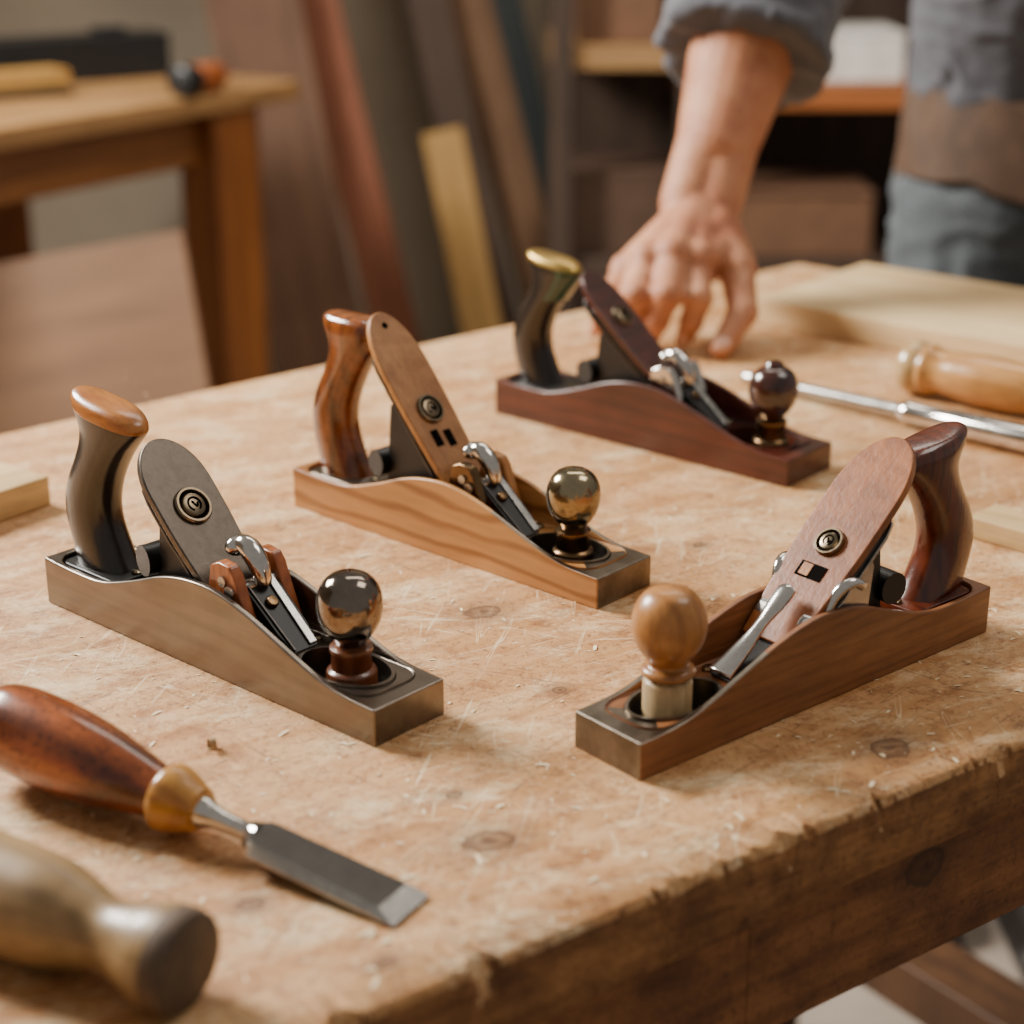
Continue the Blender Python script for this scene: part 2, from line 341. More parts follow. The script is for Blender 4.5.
# ------------------------------------------------------------ hand planes
LP = .26
HPROF = [(0,.027),(.1,.0255),(.2,.0265),(.3,.034),(.4,.0435),(.48,.0475),(.56,.0475),(.65,.042),(.74,.0335),(.82,.0258),(.9,.0205),(1,.019)]
def hand_plane(label, heel, toe, near, W, cfg):
    h, t = at(*heel), at(*toe); xd = (t-h); Lr = xd.length; xd.normalize(); yd = Vector((-xd.y,xd.x,0)); sc_ = Lr/LP
    org = h + yd*(W*sc_/2 if near < 0 else -W*sc_/2)
    root = thing('hand_plane', label, 'hand plane', (org.x,org.y,T), math.atan2(xd.y,xd.x), 'bench hand planes')
    root.scale = (sc_,)*3
    g = cfg.get
    hp = catmull([(x*LP,z) for x,z in HPROF], 66)
    XZ = frame(Vector((0,0,0)), Vector((1,0,0)), Vector((0,0,1)), Vector((0,-1,0)))
    wc = g('wc', .2165); wa = .0280
    def cutters():
        c1 = bmesh.new(); prism(c1, rrect(.0045, .250, -W/2+.0036, W/2-.0036, .012), .0192, .2)
        c2 = bmesh.new(); prism(c2, rrect(.052, .171, -W/2+.006, W/2-.006, .006), .009, .2)
        c3 = bmesh.new(); prism(c3, ellipse(wc, 0, wa, W/2-.0052), .005, .2)
        return [c1,c2,c3]
    poly = [(0,0),(LP,0)]+list(reversed(hp))
    b = bmesh.new(); prism(b, poly, -W/2, W/2, XZ); b = cut(b, cutters())
    body = obj('body', b, cfg['body'], root, bevel=.0010)
    if g('toemat'):
        body.data.materials.append(cfg['toemat'])
        for p_ in body.data.polygons:
            cc = p_.center
            if (p_.normal.x > .9 and cc.x > LP-.002) or (p_.normal.z > .8 and cc.x > .178 and cc.z > .015): p_.material_index = 1
    bm = bmesh.new(); lo_ = ellipse(wc,0,wa+.0002,W/2-.0050); li_ = ellipse(wc,0,wa-.0016,W/2-.0068)
    loft(bm, [[Vector((x,y,.0190)) for x,y in lo_],[Vector((x,y,.0204)) for x,y in lo_],[Vector((x,y,.0204)) for x,y in li_],[Vector((x,y,.0060)) for x,y in li_]], cap=False); obj('well_ring', bm, cfg.get('toemat') or cfg['body'], root, sharp=30)
    bm = bmesh.new(); prism(bm, ellipse(wc,0,wa-.0005,W/2-.0056), .0052, .0062); obj('well_floor', bm, M_['black'], root)
    bm = bmesh.new(); prism(bm, rrect(.006,.056,-W/2+.0065,W/2-.0065,.005), .0192, .0245); obj('handle_base', bm, cfg.get('basemat', M_['black']), root, bevel=.0008)
    # handle
    S = [(0,.0280,.0205,.0135),(.010,.0236,.0190,.0130),(.025,.0185,.0178,.0127),(.038,.0180,.0172,.0127),(.051,.0222,.0168,.0126),(.063,.0288,.0166,.0124),
         (.073,.0345,.0176,.0123),(.081,.0382,.0202,.0124),(.087,.0392,.0236,.0126),(.092,.0390,.0264,.0127),(.0962,.0386,.0268,.0122),(.0990,.0384,.0244,.0108),(.1008,.0384,.0180,.0078),(.1016,.0384,.005,.002)]
    k = g('hscale',1.0); aw = g('haw',1.0); tl = g('tilt',.10)
    S = [(.0245+z*k, x+g('hx',0), ax*aw, by) for z,x,ax,by in S]
    def ring(z,cx,ax,by, e=2.3):
        out = []; f = min(1,max(0,(z-.0245-.06*k)/(.035*k)))
        for i in range(36):
            t = 2*math.pi*i/36; c, s = math.cos(t), math.sin(t)
            x = cx+ax*math.copysign(abs(c)**(2/e), c); y = by*math.copysign(abs(s)**(2/e), s)
            q_ = (x-cx)/.025
            out.append(Vector((x, y, z - (x-cx)*tl*f + f*.0026*(q_*q_*(1 if q_<0 else -.8)-.2))))
        return out
    sec = catmull(S, 60); zc = .0245+g('zc',.0905)*k
    hm = cfg['handle']
    if g('hcap'):
        lo = [s for s in sec if s[0] <= zc]; hi = [s for s in sec if s[0] > zc]
        bm = bmesh.new(); loft(bm, [ring(*s) for s in lo+[hi[0]]]); hd = obj('handle', bm, hm, root, sharp=60)
        z0 = hi[0]; bm = bmesh.new(); loft(bm, [ring(z0[0]+.0002,z0[1],z0[2]*1.008,z0[3]*1.01)]+[ring(s[0],s[1],s[2]*1.006,s[3]*1.006) for s in hi]); obj('handle_cap', bm, cfg['hcap'], root, sharp=60)
    else:
        bm = bmesh.new(); loft(bm, [ring(*s) for s in sec]); hd = obj('handle', bm, hm, root, sharp=60)
    if g('inlay'):
        bm = bmesh.new(); loft(bm, [ring(s[0],s[1]+.0052,s[2]*.82,s[3]*.95) for s in sec if .0245+.066*k < s[0] < zc]); tag(obj('inlay', bm, M_['green'], hd), 'dark green inlay under the gold cap')
    # blade assembly frame
    (xt,zt),(xb,zb) = g('top'), g('bot')
    o = Vector((xb,0,zb)); v = Vector((xt-xb,0,zt-zb)); PLn = v.length; v.normalize(); u = Vector((0,1,0)); nn = u.cross(v)*-1
    if nn.z < 0: nn = -nn
    Mp = frame(o, u, v, nn)
    w = g('pw', .037)
    def hw(s):
        base = .38+.12*math.sin(min(1,s/.6)*math.pi/2)
        if s > .70: base = .5*max(0,1-((s-.70)/.30)**2.2)**.5
        return w*base
    ss = [k_/40 for k_ in range(37)]+[.92,.94,.96,.975,.99,.997,1.0]
    pts = [(hw(s), s*PLn) for s in ss]+[(-hw(s), s*PLn) for s in reversed(ss[:-1])]
    bm = bmesh.new(); prism(bm, pts, .0014, .0014+g('pt',.0046), Mp); lc = obj('lever_cap', bm, cfg['cap'], root, bevel=.0010)
    iw = g('iw', .040)/2; it = PLn*g('itop',.86); nb = min(iw, W/2-.0065)
    ip = [(nb,-.012),(nb,it*.45),(iw,it*.55),(iw,it-.016),(iw*.93,it-.008),(iw*.6,it-.001),(0,it)]; ip = ip+[(-x_,y_) for x_,y_ in reversed(ip[:-1])]
    bm = bmesh.new(); prism(bm, ip, -.0034, -.0016, Mp); obj('cutting_iron', bm, cfg['iron'], root, bevel=.0004)
    ip2 = [(x_*.93, y_*.90+.004) for x_,y_ in ip]
    bm = bmesh.new(); prism(bm, ip2, -.0014, .0010, Mp); obj('cap_iron', bm, M_['darksteel'], root, bevel=.0005)
    q0 = o+v*(-.006)-nn*.004; q1 = o+v*(PLn*.60)-nn*.004
    fp = [(q0.x,q0.z),(q1.x,q1.z),(q1.x-.006,q1.z-.004),(max(.074,q1.x-.012),.012),(max(.074,q1.x-.012),.0092),(xb+.006,.0092)]
    bm = bmesh.new(); prism(bm, fp, -.012, .012, XZ); obj('frog', bm, M_['black'], root, bevel=.0006)
    bm = bmesh.new(); z1 = min(.05, q1.z-.012); tube(bm, [(q1.x-.016,-.0165,z1-.006),(q1.x-.015,-.012,z1-.006),(q1.x-.0145,.012,z1-.006),(q1.x-.014,.0165,z1-.006)], [.0085,.0085,.0085,.0085], 24); obj('adjuster_wheel', bm, M_['black'], root)
    # medallion
    bp = g('bpos',.58)*PLn; br = g('br',.010); th0 = .0014+g('pt',.0046)
    Mb = Mp @ Matrix.Translation((0,bp,th0))
    bm = bmesh.new(); lathe(bm, [(br*1.0,-.0005),(br*1.0,.0014),(br*.93,.0024),(br*.82,.0024),(br*.78,.0010),(br*.66,.0010),(br*.60,.0022),(br*.52,.0025),(.0001,.0025)], Mb, 40); md = obj('medallion', bm, cfg['medal'], root, sharp=30)
    bm = bmesh.new(); lathe(bm, [(br*.79,.0008),(br*.79,.00125),(br*.65,.00125),(br*.65,.0008)], Mb, 40); obj('dark_ring', bm, M_['slot'], md, sharp=30)
    bm = bmesh.new(); sp_ = [Mb @ Vector((br*.34*math.cos(R(-60+300*k/20)), br*.36*math.sin(R(-60+300*k/20)), .0026)) for k in range(21)]; tube(bm, sp_, br*.055, 6)
    sp_ = [Mb @ Vector((br*(-.10+.30*k/10), br*(.16*math.cos(k*.5)), .0026)) for k in range(11)]; tube(bm, sp_, br*.055, 6); obj('curled_mark', bm, M_['slot'], md)
    for (sx, sy, sw, sh, mt, zz) in g('slots', []):
        bm = bmesh.new(); box(bm, (sx, sy*PLn, th0+.0002+zz), (sw, sh, .0008), Mp); obj('slot', bm, mt, lc)
    if g('hole'):
        bm = bmesh.new(); lathe(bm, [(.0022,-.0002),(.0022,.0003),(.0016,.0003)], Mp @ Matrix.Translation((0,PLn*.93,th0)), 16); obj('hole', bm, M_['slot'], lc)
    # cheeks
    mx = g('mx',0); cz = g('cz',1.0)
    for s in (-1,1):
        cp = [(.132,.010),(.170,.010),(.167,.028),(.160,.044),(.1560,.055),(.1525,.0595),(.1440,.0605),(.1375,.0575),(.135,.046),(.134,.034)]
        bm = bmesh.new(); prism(bm, [(x+mx,.010+(z-.010)*cz) for x,z in cp], s*.0138-.0034, s*.0138+.0034, XZ); ch = obj('cheek', bm, cfg['cheek'] if s < 0 else cfg.get('cheek2', cfg['cheek']), root, bevel=.0013)
        if cz == 1:
            bm = bmesh.new(); y = s*.0138; tube(bm, [(.1475+mx,y-.0048,.051),(.1475+mx,y+.0048,.051)], .0028, 14); obj('rivet', bm, M_['steel'], ch)
    c0 = Vector((.155+mx,0,.047*cz)); c1 = Vector((.188+mx*.3,0,.0205)); vv = (c1-c0); Lc = vv.length; vv.normalize(); cn = Vector((-vv.z,0,vv.x)); cn = cn if cn.z > 0 else -cn
    Mc = frame(c0, Vector((0,1,0)), vv, cn)
    bm = bmesh.new(); prism(bm, [(-.0105,-.004),(.0105,-.004),(.0100,Lc*.7),(.0075,Lc),(-.0075,Lc),(-.0100,Lc*.7)], -.001, .0006, Mc); obj('chip_breaker', bm, cfg['chute'], root, bevel=.0004)
    if g('lever') != 'long':
        bm = bmesh.new(); prism(bm, [(.0040,-.002),(.0085,-.002),(.0074,Lc*.97),(.0026,Lc*.97)], .0006, .0020, Mc); obj('spring_clip', bm, M_['steel'], root, bevel=.0005)
        bm = bmesh.new(); prism(bm, [(-.0092,0),(-.0080,0),(-.0066,Lc*.98),(-.0078,Lc*.98)], .0004, .0018, Mc); obj('guide_rail', bm, M_['darksteel'], root, bevel=.0003)
        bm = bmesh.new(); lathe(bm, [(.0034,0),(.0034,.0018),(.0026,.0028),(.0001,.003)], Mc @ Matrix.Translation((-.0020,Lc*.30,.0006)), 18); obj('screw', bm, M_['brassd'], root)
        bm = bmesh.new(); pth = catmull([(.158+mx,0,.047),(.1560+mx,0,.0545),(.1515+mx,0,.0610),(.1460+mx,0,.0645),(.1405+mx,0,.0640)], 20)
        tube(bm, pth, [.0040+.0014*math.sin(k/20*math.pi)+.0008*(k/20) for k in range(21)], 16)
        lv = obj('thumb_lever', bm, M_['chrome'], root, sharp=60)
        bm = bmesh.new(); ellipsoid(bm, (.1400+mx,0,.0635), (.0054,.0082,.0054)); obj('lever_ball', bm, M_['chrome'], lv)
        bm = bmesh.new(); tube(bm, [(.153+mx,-.0190,.0465),(.153+mx,.0190,.0465)], .0034, 16); obj('pivot_pin', bm, M_['steel'], root)
    else:
        pth = catmull([(.1385,0,.0560),(.1405,0,.0552),(.148,0,.0495),(.158,0,.0420),(.171,0,.0325),(.186,0,.0240)], 28); bm = bmesh.new(); rings = []
        ws = catmull([(.0036,),(.0052,),(.0050,),(.0034,),(.0052,),(.0072,)], 28)
        for k,(p,wd) in enumerate(zip(pth,ws)):
            p = Vector(p); dv = (Vector(pth[min(k+1,28)])-Vector(pth[max(k-1,0)])).normalized(); nv = Vector((-dv.z,0,dv.x)); nv = nv if nv.z > 0 else -nv
            rings.append([p+Vector((0,s1*wd[0],0))+nv*s2*.0012 for s1,s2 in ((-1,-1),(1,-1),(1,.5),(.45,1.4),(-.45,1.4),(-1,.5))])
        loft(bm, rings); obj('thumb_lever', bm, M_['chrome'], root, bevel=.0004)
        for s in (-1,1):
            bm = bmesh.new(); prism(bm, [(.100,.030),(.150,.014),(.156,.018),(.150,.026),(.118,.050),(.104,.0655),(.0985,.0665),(.0965,.062),(.098,.050)], s*(.0176)-.0010, s*(.0176)+.0010, XZ); obj('side_bracket', bm, M_['steel'], root, bevel=.0005)
            bm = bmesh.new(); tube(bm, catmull([(.132,s*.0172,.040),(.128,s*.0178,.050),(.123,s*.0205,.0580),(.116,s*.0225,.0600),(.110,s*.0225,.0565)],14), [.0030-.0008*abs(k/14-.5) for k in range(15)], 12); obj('side_hook', bm, M_['chrome'], root)
    for s in (-1,1):
        bm = bmesh.new(); lathe(bm, [(.0034,0),(.0034,.0012),(.0025,.0022),(.0001,.0024)], Matrix.Translation((.1800,s*(W/2-.0095),.0192)), 20); obj('screw', bm, M_['brass'], root)
    bm = bmesh.new(); lathe(bm, [(.0030,0),(.0030,.001),(.0001,.002)], Matrix.Translation((.0520,0,.0245)), 20); obj('screw', bm, M_['brass'], root)
    # front knob
    kx = g('kx',.2205); up = g('kup',.0075)
    K = Matrix.Translation((kx,0,.0062)); K2 = Matrix.Translation((kx,0,.0062+up))
    kw = g('kc',.0125)
    if g('plaincollar'): pr = [(kw,0),(kw,.017+up),(kw*.94,.0185+up),(kw*.7,.0195+up)]
    else: pr = [(kw,0),(kw,.0085+up*.6),(kw*.96,.0095+up*.6),(kw*.80,.0105+up*.6),(kw*.78,.0150+up),(kw*.86,.0165+up),(kw*.84,.0185+up),(kw*.6,.0200+up)]
    bm = bmesh.new(); lathe(bm, pr, K, 40); obj('knob_collar', bm, cfg['collar'], root, sharp=50)
    if g('egg'):
        pr = [(.0075,.0190),(.0105,.0200),(.0130,.0222),(.0122,.0245),(.0095,.0262),(.0104,.0290),(.0142,.0340),(.0170,.0405),(.0178,.0475),(.0162,.0550),(.0118,.0612),(.0058,.0640),(.0001,.0646)]
    else:
        kr = g('kr',1.0)
        pr = [(.0066,.0185),(.0070,.0200),(.0082*kr,.0222),(.0118*kr,.0265),(.0148*kr,.0325),(.0160*kr,.0392),(.0153*kr,.0462),(.0123*kr,.0522),(.0072*kr,.0558),(.0001,.0570)]
    bm = bmesh.new(); lathe(bm, pr, K2, 48, 60); obj('knob', bm, cfg['knob'], root, sharp=80)
    if g('finial'):
        bm = bmesh.new(); lathe(bm, [(.006,.055),(.0065,.0574),(.005,.0593),(.0001,.0598)], K2, 24); obj('knob_button', bm, cfg['knob'], root)
    return root

hand_plane('grey metal hand plane with a black handle tipped in orange wood and a gunmetal knob', (48,602), (375,748), -1, .047, dict(
    body=M_['bronze'], handle=M_['ebony'], hcap=M_['horn'], cap=M_['capmetal'], iron=M_['darksteel'], medal=M_['medal'], cheek=M_['copper'], chute=M_['black'], hscale=.94, haw=1.02,
    knob=M_['gunmetal'], collar=M_['collar'], top=(.072,.102), bot=(.142,.026), bpos=.60, br=.0105, pw=.040, iw=.036))
hand_plane('light oak bodied hand plane with grained side, brown handle and a brass ball knob', (294,506), (597,610), -1, .050, dict(
    body=M_['oak'], toemat=M_['capplate'], handle=M_['redgloss'], cap=M_['oakcap'], iron=M_['darksteel'], medal=M_['medal'], cheek=M_['oakcap'], cheek2=M_['brassd'], chute=M_['black'],
    knob=M_['brass'], collar=M_['brassd'], basemat=M_['capplate'], top=(.054,.133), bot=(.143,.024), bpos=.50, br=.0098, pw=.039, iw=.034, hole=True, hscale=1.06, haw=.95, hx=-.001, tilt=-.02,
    slots=[(-.0060,.365,.0058,.011,M_['slot'],0),(.0040,.350,.0058,.011,M_['slot'],0)]))
hand_plane('dark rosewood hand plane beside the hand, with gold capped handle and dark wood knob', (495,413), (787,488), -1, .055, dict(
    body=M_['rose'], handle=M_['ebony'], hcap=M_['gold'], inlay=True, cap=M_['rose'], iron=M_['darksteel'], medal=M_['medal'], cheek=M_['chrome'], chute=M_['black'],
    knob=M_['darkknob'], collar=M_['brassd'], top=(.060,.110), bot=(.148,.034), bpos=.62, br=.0085, pw=.034, iw=.036, finial=True, hscale=.96, haw=.88, hx=-.004, kx=.228, kup=.010, kr=1.06, wc=.2185, zc=.0940))
hand_plane('walnut hand plane facing left, with a pale egg shaped knob and long silver lever', (987,632), (640,782), 1, .045, dict(
    body=M_['walnut'], toemat=M_['capplate'], handle=M_['mahog'], cap=M_['walnutcap'], iron=M_['steel'], medal=M_['medal'], cheek=M_['steel'], chute=M_['black'], cz=.72,
    knob=M_['knobwood'], collar=M_['cream'], plaincollar=True, kc=.0118, egg=True, basemat=M_['mahog'], top=(.055,.113), bot=(.150,.028), bpos=.47, br=.0080, pw=.042, iw=.043, lever='long',
    itop=.72, mx=-.012, hscale=.88, haw=1.0, hx=-.003, kx=.2215, kup=.0075, slots=[(.0,.330,.016,.0085,M_['slot'],0),(-.0030,.330,.0060,.0068,M_['horn'],.0004)]))

# ------------------------------------------------------------ chisel in the foreground
def along(name, label, cat, p, q):
    o = link(name, None); M = axisM(p, q); o.matrix_world = M; tag(o, label, cat); return o, (Vector(q)-Vector(p)).length
p = at(-14,714,.0290); q = at(412,906,.0036)
ch, L = along('chisel', 'chisel with a glossy red brown handle and wide steel blade in the foreground', 'chisel', p, q)
bm = bmesh.new(); lathe(bm, [(.0001,0),(.009,.0012),(.0160,.006),(.0195,.016),(.0205,.033),(.0200,.052),(.0180,.070),(.0150,.086),(.0124,.099),(.0112,.107)], I4, 40, 60); obj('handle', bm, M_['chandle'], ch, sharp=70)
bm = bmesh.new(); lathe(bm, [(.0100,.1052),(.0128,.1060),(.0148,.1082),(.0150,.1115),(.0138,.1160),(.0120,.1205),(.0104,.1245),(.0096,.1265),(.0070,.1275)], I4, 40, 40); obj('collar', bm, M_['chonec'], ch, sharp=70)
bm = bmesh.new(); lathe(bm, [(.0072,.1255),(.0066,.130),(.0048,.136),(.0043,.151),(.0056,.157)], I4, 24, 20); obj('shank', bm, M_['chrome'], ch)
bm = bmesh.new(); rings = []
Lb = L
for z, w, up, dn in ((.152,.0046,.0042,-.0042),(.156,.0066,.0040,-.0038),(.1582,.0110,.0034,-.0034),(.162,.0118,.0030,-.0030),(Lb-.0095,.0134,.0012,-.0026)):
    rings.append([Vector((-w,dn,z)),Vector((w,dn,z)),Vector((w,dn+.0010,z)),Vector((w*.76,up,z)),Vector((-w*.76,up,z)),Vector((-w,dn+.0010,z))])
loft(bm, rings); bl_ = obj('blade', bm, M_['blade'], ch, bevel=.0002)
bl_.data.materials.append(M_['steel'])
for p_ in bl_.data.polygons:
    if abs(p_.normal.x) > .35: p_.material_index = 1
bm = bmesh.new(); z = Lb-.0094; w = .0134
r1 = [Vector((-w,-.0026,z)),Vector((w,-.0026,z)),Vector((w,-.0016,z)),Vector((w*.76,.0012,z)),Vector((-w*.76,.0012,z)),Vector((-w,-.0016,z))]
z = Lb; r2 = [Vector((-w,-.0026,z)),Vector((w,-.0026,z)),Vector((w,-.0023,z)),Vector((w*.98,-.0022,z)),Vector((-w*.98,-.0022,z)),Vector((-w,-.0023,z))]
loft(bm, [r1,r2]); tag(obj('bevel_edge', bm, M_['steel'], ch, smooth=False), 'bright ground cutting edge')

p = at(-85,862,.0235); q = at(184,962,.0200)
ml, L = along('carving_mallet', 'round pale wooden mallet with a dark flared end in the bottom left corner', 'mallet', p, q)
bm = bmesh.new(); e = L
lathe(bm, [(.0001,0),(.015,.001),(.0205,.008),(.0225,.025),(.0220,e-.078),(.0208,e-.062),(.0170,e-.048),(.0140,e-.038),(.0138,e-.031),(.0160,e-.022),(.0190,e-.013),(.0200,e-.006)], I4, 40, 70); obj('handle', bm, M_['mallet'], ml, sharp=70)
bm = bmesh.new(); lathe(bm, [(.0198,e-.0065),(.0200,e-.003),(.0196,e),(.0182,e+.0025),(.012,e+.0040),(.0001,e+.0045)], I4, 40, 30); obj('end_cap', bm, M_['malletend'], ml, sharp=70)

p = at(901,364,.0215); q = at(1075,400,.0205)
hc, L = along('wood_handled_tool', 'tool with a honey coloured wooden handle and rounded butt, far right of the bench', 'hand tool', p, q)
bm = bmesh.new(); lathe(bm, [(.0001,0),(.012,.0006),(.0175,.004),(.0205,.010),(.0208,.016),(.0185,.022)], I4, 36, 40); obj('end_cap', bm, M_['butt'], hc, sharp=70)
bm = bmesh.new(); lathe(bm, [(.0190,.0215),(.0200,.026),(.0175,.033),(.0168,.040),(.0185,.054),(.0200,.075),(.0185,.105),(.0140,.125),(.0125,.135)], I4, 36, 60); obj('handle', bm, M_['honey'], hc, sharp=70)
bm = bmesh.new(); lathe(bm, [(.0125,.134),(.0125,.146),(.006,.148),(.005,.22)], I4, 24); obj('shank', bm, M_['steel'], hc)
p = at(742,376,.0065); q = at(1080,451,.0125)
rd, L = along('steel_punch', 'long bright steel punch with thin tapered shank and thick grip near the honey handle', 'punch', p, q)
kx = .150
bm = bmesh.new(); lathe(bm, [(.0020,0),(.0046,.006),(.0050,.03),(.0056,kx-.012),(.0062,kx)], I4, 20, 30); obj('shank', bm, M_['steel'], rd)
bm = bmesh.new(); lathe(bm, [(.0062,kx-.001),(.0085,kx+.002),(.0088,kx+.008),(.0082,kx+.012),(.0088,kx+.040),(.0098,kx+.044),(.0100,L)], I4, 24); obj('grip', bm, M_['chrome'], rd)

def plank_on(name, label, cat, pn, pq, depth, h, mat, z=0, side=1, extra=None):
    a_, b_ = at(*pn), at(*pq); x = (b_-a_); Ln = x.length; x.normalize()
    bm = bmesh.new(); box(bm, (Ln/2, side*depth/2, h/2), (Ln, depth, h))
    if extra: extra(bm, Ln)
    ob = obj(name, bm, mat, None, bevel=min(.0015,h*.1)); ob.location = (a_.x,a_.y,T+z); ob.rotation_euler = (0,0,math.atan2(x.y,x.x)); tag(ob, label, cat); return ob
plank_on('pine_board', 'wide pale pine board lying flat at the far end of the bench', 'board', (755,324), (1100,389), .19, .024, M_['pine'])
plank_on('wood_block', 'small pale wood block at the left edge of the bench', 'wood block', (-60,543), (52,505), .06, .020, M_['pinex'])
plank_on('wood_offcut', 'thin pale wood offcut at the right edge behind the walnut plane', 'wood offcut', (966,537), (1080,570), .032, .014, M_['pinex'])

bm = bmesh.new()
for i in range(1000):
    px = random.uniform(60,1020); py = random.uniform(370,990); w_ = at(px,py,.0003); lx, ly = loc2(w_)
    if ly < .006: continue
    s = random.choice((.0003,.0004,.0006,.0008,.0011)) * random.uniform(.6,1.4); a0 = random.uniform(0,6.28); k = random.uniform(1,3.0)
    if i % 60 == 0: s *= 1.9
    ca, sa = math.cos(a0), math.sin(a0); top = []
    for dx, dy, dz in ((-k,-.6,0),(0,-.8,.3),(k,-.5,0),(k*.8,.6,.2),(0,.7,.4),(-k*.9,.5,0)):
        top.append(Vector((w_.x+(dx*ca-dy*sa)*s, w_.y+(dx*sa+dy*ca)*s, T+.0002+dz*s)))
    bm.faces.new([bm.verts.new(v) for v in top])
sh = obj('wood_shavings', bm, plain('shaving', 'ecd6b0', .7), None); tag(sh, 'tiny pale wood shavings and crumbs strewn over the benchtop', 'wood shavings', kind='stuff')
def curl(px, py, r, label, turns=.8):
    c0 = at(px,py,.001); b = bmesh.new(); rings = []; n_ = 16
    for k in range(n_+1):
        a0 = turns*2*math.pi*k/n_; rr = r*(1-.3*k/n_)
        x, z = rr*math.sin(a0), rr*(1-math.cos(a0)); hw_ = r*.7*(1-.5*(k/n_))
        rings.append([Vector((x,-hw_,z)),Vector((x,hw_,z)),Vector((x*.97,hw_,z+.0003)),Vector((x*.97,-hw_,z+.0003))])
    loft(b, rings); o = obj('wood_curl', b, M_['cream'], None); o.location = (c0.x,c0.y,T+.0001); o.rotation_euler = (0,0,random.uniform(0,6)); tag(o, label, 'wood shaving')
curl(213,748,.0035,'small curled shaving behind the chisel collar')

# ------------------------------------------------------------ person
def skin_mat():
    m, nt, bs = newmat('skin'); v = texco(nt,(1,1,1)); n1 = noise_n(nt, v, 26, 5); n2 = noise_n(nt, v, 260, 4, .7)
    c = ramp(nt, n1, [(.3,lin('a86443')),(.7,lin('cd936c'))]); c = mix(nt, .55, c, ramp(nt, n2, [(.35,(.72,.58,.50,1)),(.55,(1,1,1,1))]), 'MULTIPLY')
    nt.links.new(c, bs.inputs['Base Color'])
    bs.inputs['Roughness'].default_value = .52; bs.inputs['Subsurface Weight'].default_value = .03; bs.inputs['Subsurface Radius'].default_value = (.01,.004,.002); bs.inputs['Subsurface Scale'].default_value = 1
    bump(nt, bs, n2, .7, .0015); return m
SK = skin_mat()
shirt = plain('shirt_cloth', '4d4e55', .85, .15, 300, .15, 0, .15); jeans = plain('denim', '50565a', .85, .25, 200, .2); leather = plain('leather_apron', '4e3827', .7, .3, 30, .2)
hairm = plain('hair', '2a1d15', .6, .3, 200, .4); shoem = plain('shoe_leather', '1f1a17', .5, .2, 60); nailm = plain('nail','d6a184',.3,.05); eyem = plain('eye_white','e8e2da',.2)
PO = Vector((.615,2.06,0))
per = thing('person', 'person in dark rolled sleeve shirt leaning over the bench with one hand on it', 'person', PO)
def W_(x,y,z): return Vector((x,y,z))-PO
Wr = atY(700,207,1.580)-PO; El = atY(764,-24,1.725)-PO
shR = W_(.415,1.915,1.37); shL = W_(.775,1.985,1.40); pel = W_(.625,2.07,.94); che = W_(.612,2.01,1.22); nk = W_(.59,1.955,1.45); hd = W_(.575,1.90,1.61)
bm = bmesh.new()
capsule(bm, shR, El, .052, .046); fm = El.lerp(Wr,.32); capsule(bm, El, fm, .047, .050); capsule(bm, fm, El.lerp(Wr,.74), .050, .037)
wd = (Wr-El).normalized(); sdv = Vector((1,0,0)); sdv = (sdv-wd*sdv.dot(wd)).normalized()
for s in (-1,1): capsule(bm, El.lerp(Wr,.72)+sdv*s*.008, Wr+sdv*s*.0125, .029, .0240)
J = lambda px,py,Y: atY(px,py,Y)-PO
fingers = [
 [(698,262,1.516),(698,298,1.480),(692,321,1.480),(685,337,1.488)],
 [(673,256,1.516),(667,295,1.472),(657,321,1.474),(650,338,1.485)],
 [(647,261,1.522),(636,295,1.480),(627,318,1.482),(621,334,1.495)],
 [(626,272,1.534),(611,295,1.500),(602,313,1.502),(597,328,1.514)]]
rr = [(.0168,.0124,.0108,.0091),(.0170,.0126,.0110,.0093),(.0164,.0121,.0105,.0089),(.0150,.0109,.0095,.0081)]
nails = []
for f, r_ in zip(fingers, rr):
    js = [J(*q_) for q_ in f]; w0 = Wr.lerp(js[0], .12)
    capsule(bm, w0, js[0], .0205, r_[0])
    ellipsoid(bm, js[0]+Vector((0,-.004,.003)), (r_[0]*.98,)*3)
    for k in range(3): capsule(bm, js[k], js[k+1], r_[k]*(.82 if k == 0 else .93), r_[k+1]*.93, 16)
    ellipsoid(bm, js[1], (r_[1]*1.08,)*3); ellipsoid(bm, js[2], (r_[2]*1.03,)*3)
    nails.append((js[2], js[3], r_[3]))
tj = [J(716,228,1.562), J(737,270,1.522), J(743,312,1.486), J(721,348,1.458)]
capsule(bm, tj[0], tj[1], .0215, .0180); capsule(bm, tj[1], tj[2], .0158, .0130, 16); capsule(bm, tj[2], tj[3], .0132, .0100, 16); ellipsoid(bm, tj[2], (.0140,)*3); nails.append((tj[2],tj[3],.0100))
capsule(bm, Wr.lerp(tj[1],.45), J(664,252,1.540), .022, .020); capsule(bm, J(714,256,1.530), J(650,262,1.535), .019, .018)
eL = W_(.89,2.02,1.12); wL = W_(.87,1.93,.90)
capsule(bm, shL, eL, .050, .041); capsule(bm, eL, wL, .042, .026)
for k in range(4):
    m0 = wL+Vector((-.03+.02*k,-.02,-.085)); capsule(bm, wL, m0, .018, .012); t1 = m0+Vector((0,-.012,-.042)); t2 = t1+Vector((0,.004,-.035)); capsule(bm, m0, t1, .0095, .0088, 14); capsule(bm, t1, t2, .0088, .0074, 14)
capsule(bm, wL, wL+Vector((-.045,-.02,-.05)), .018, .012); capsule(bm, wL+Vector((-.045,-.02,-.05)), wL+Vector((-.05,-.03,-.09)), .0115, .009)
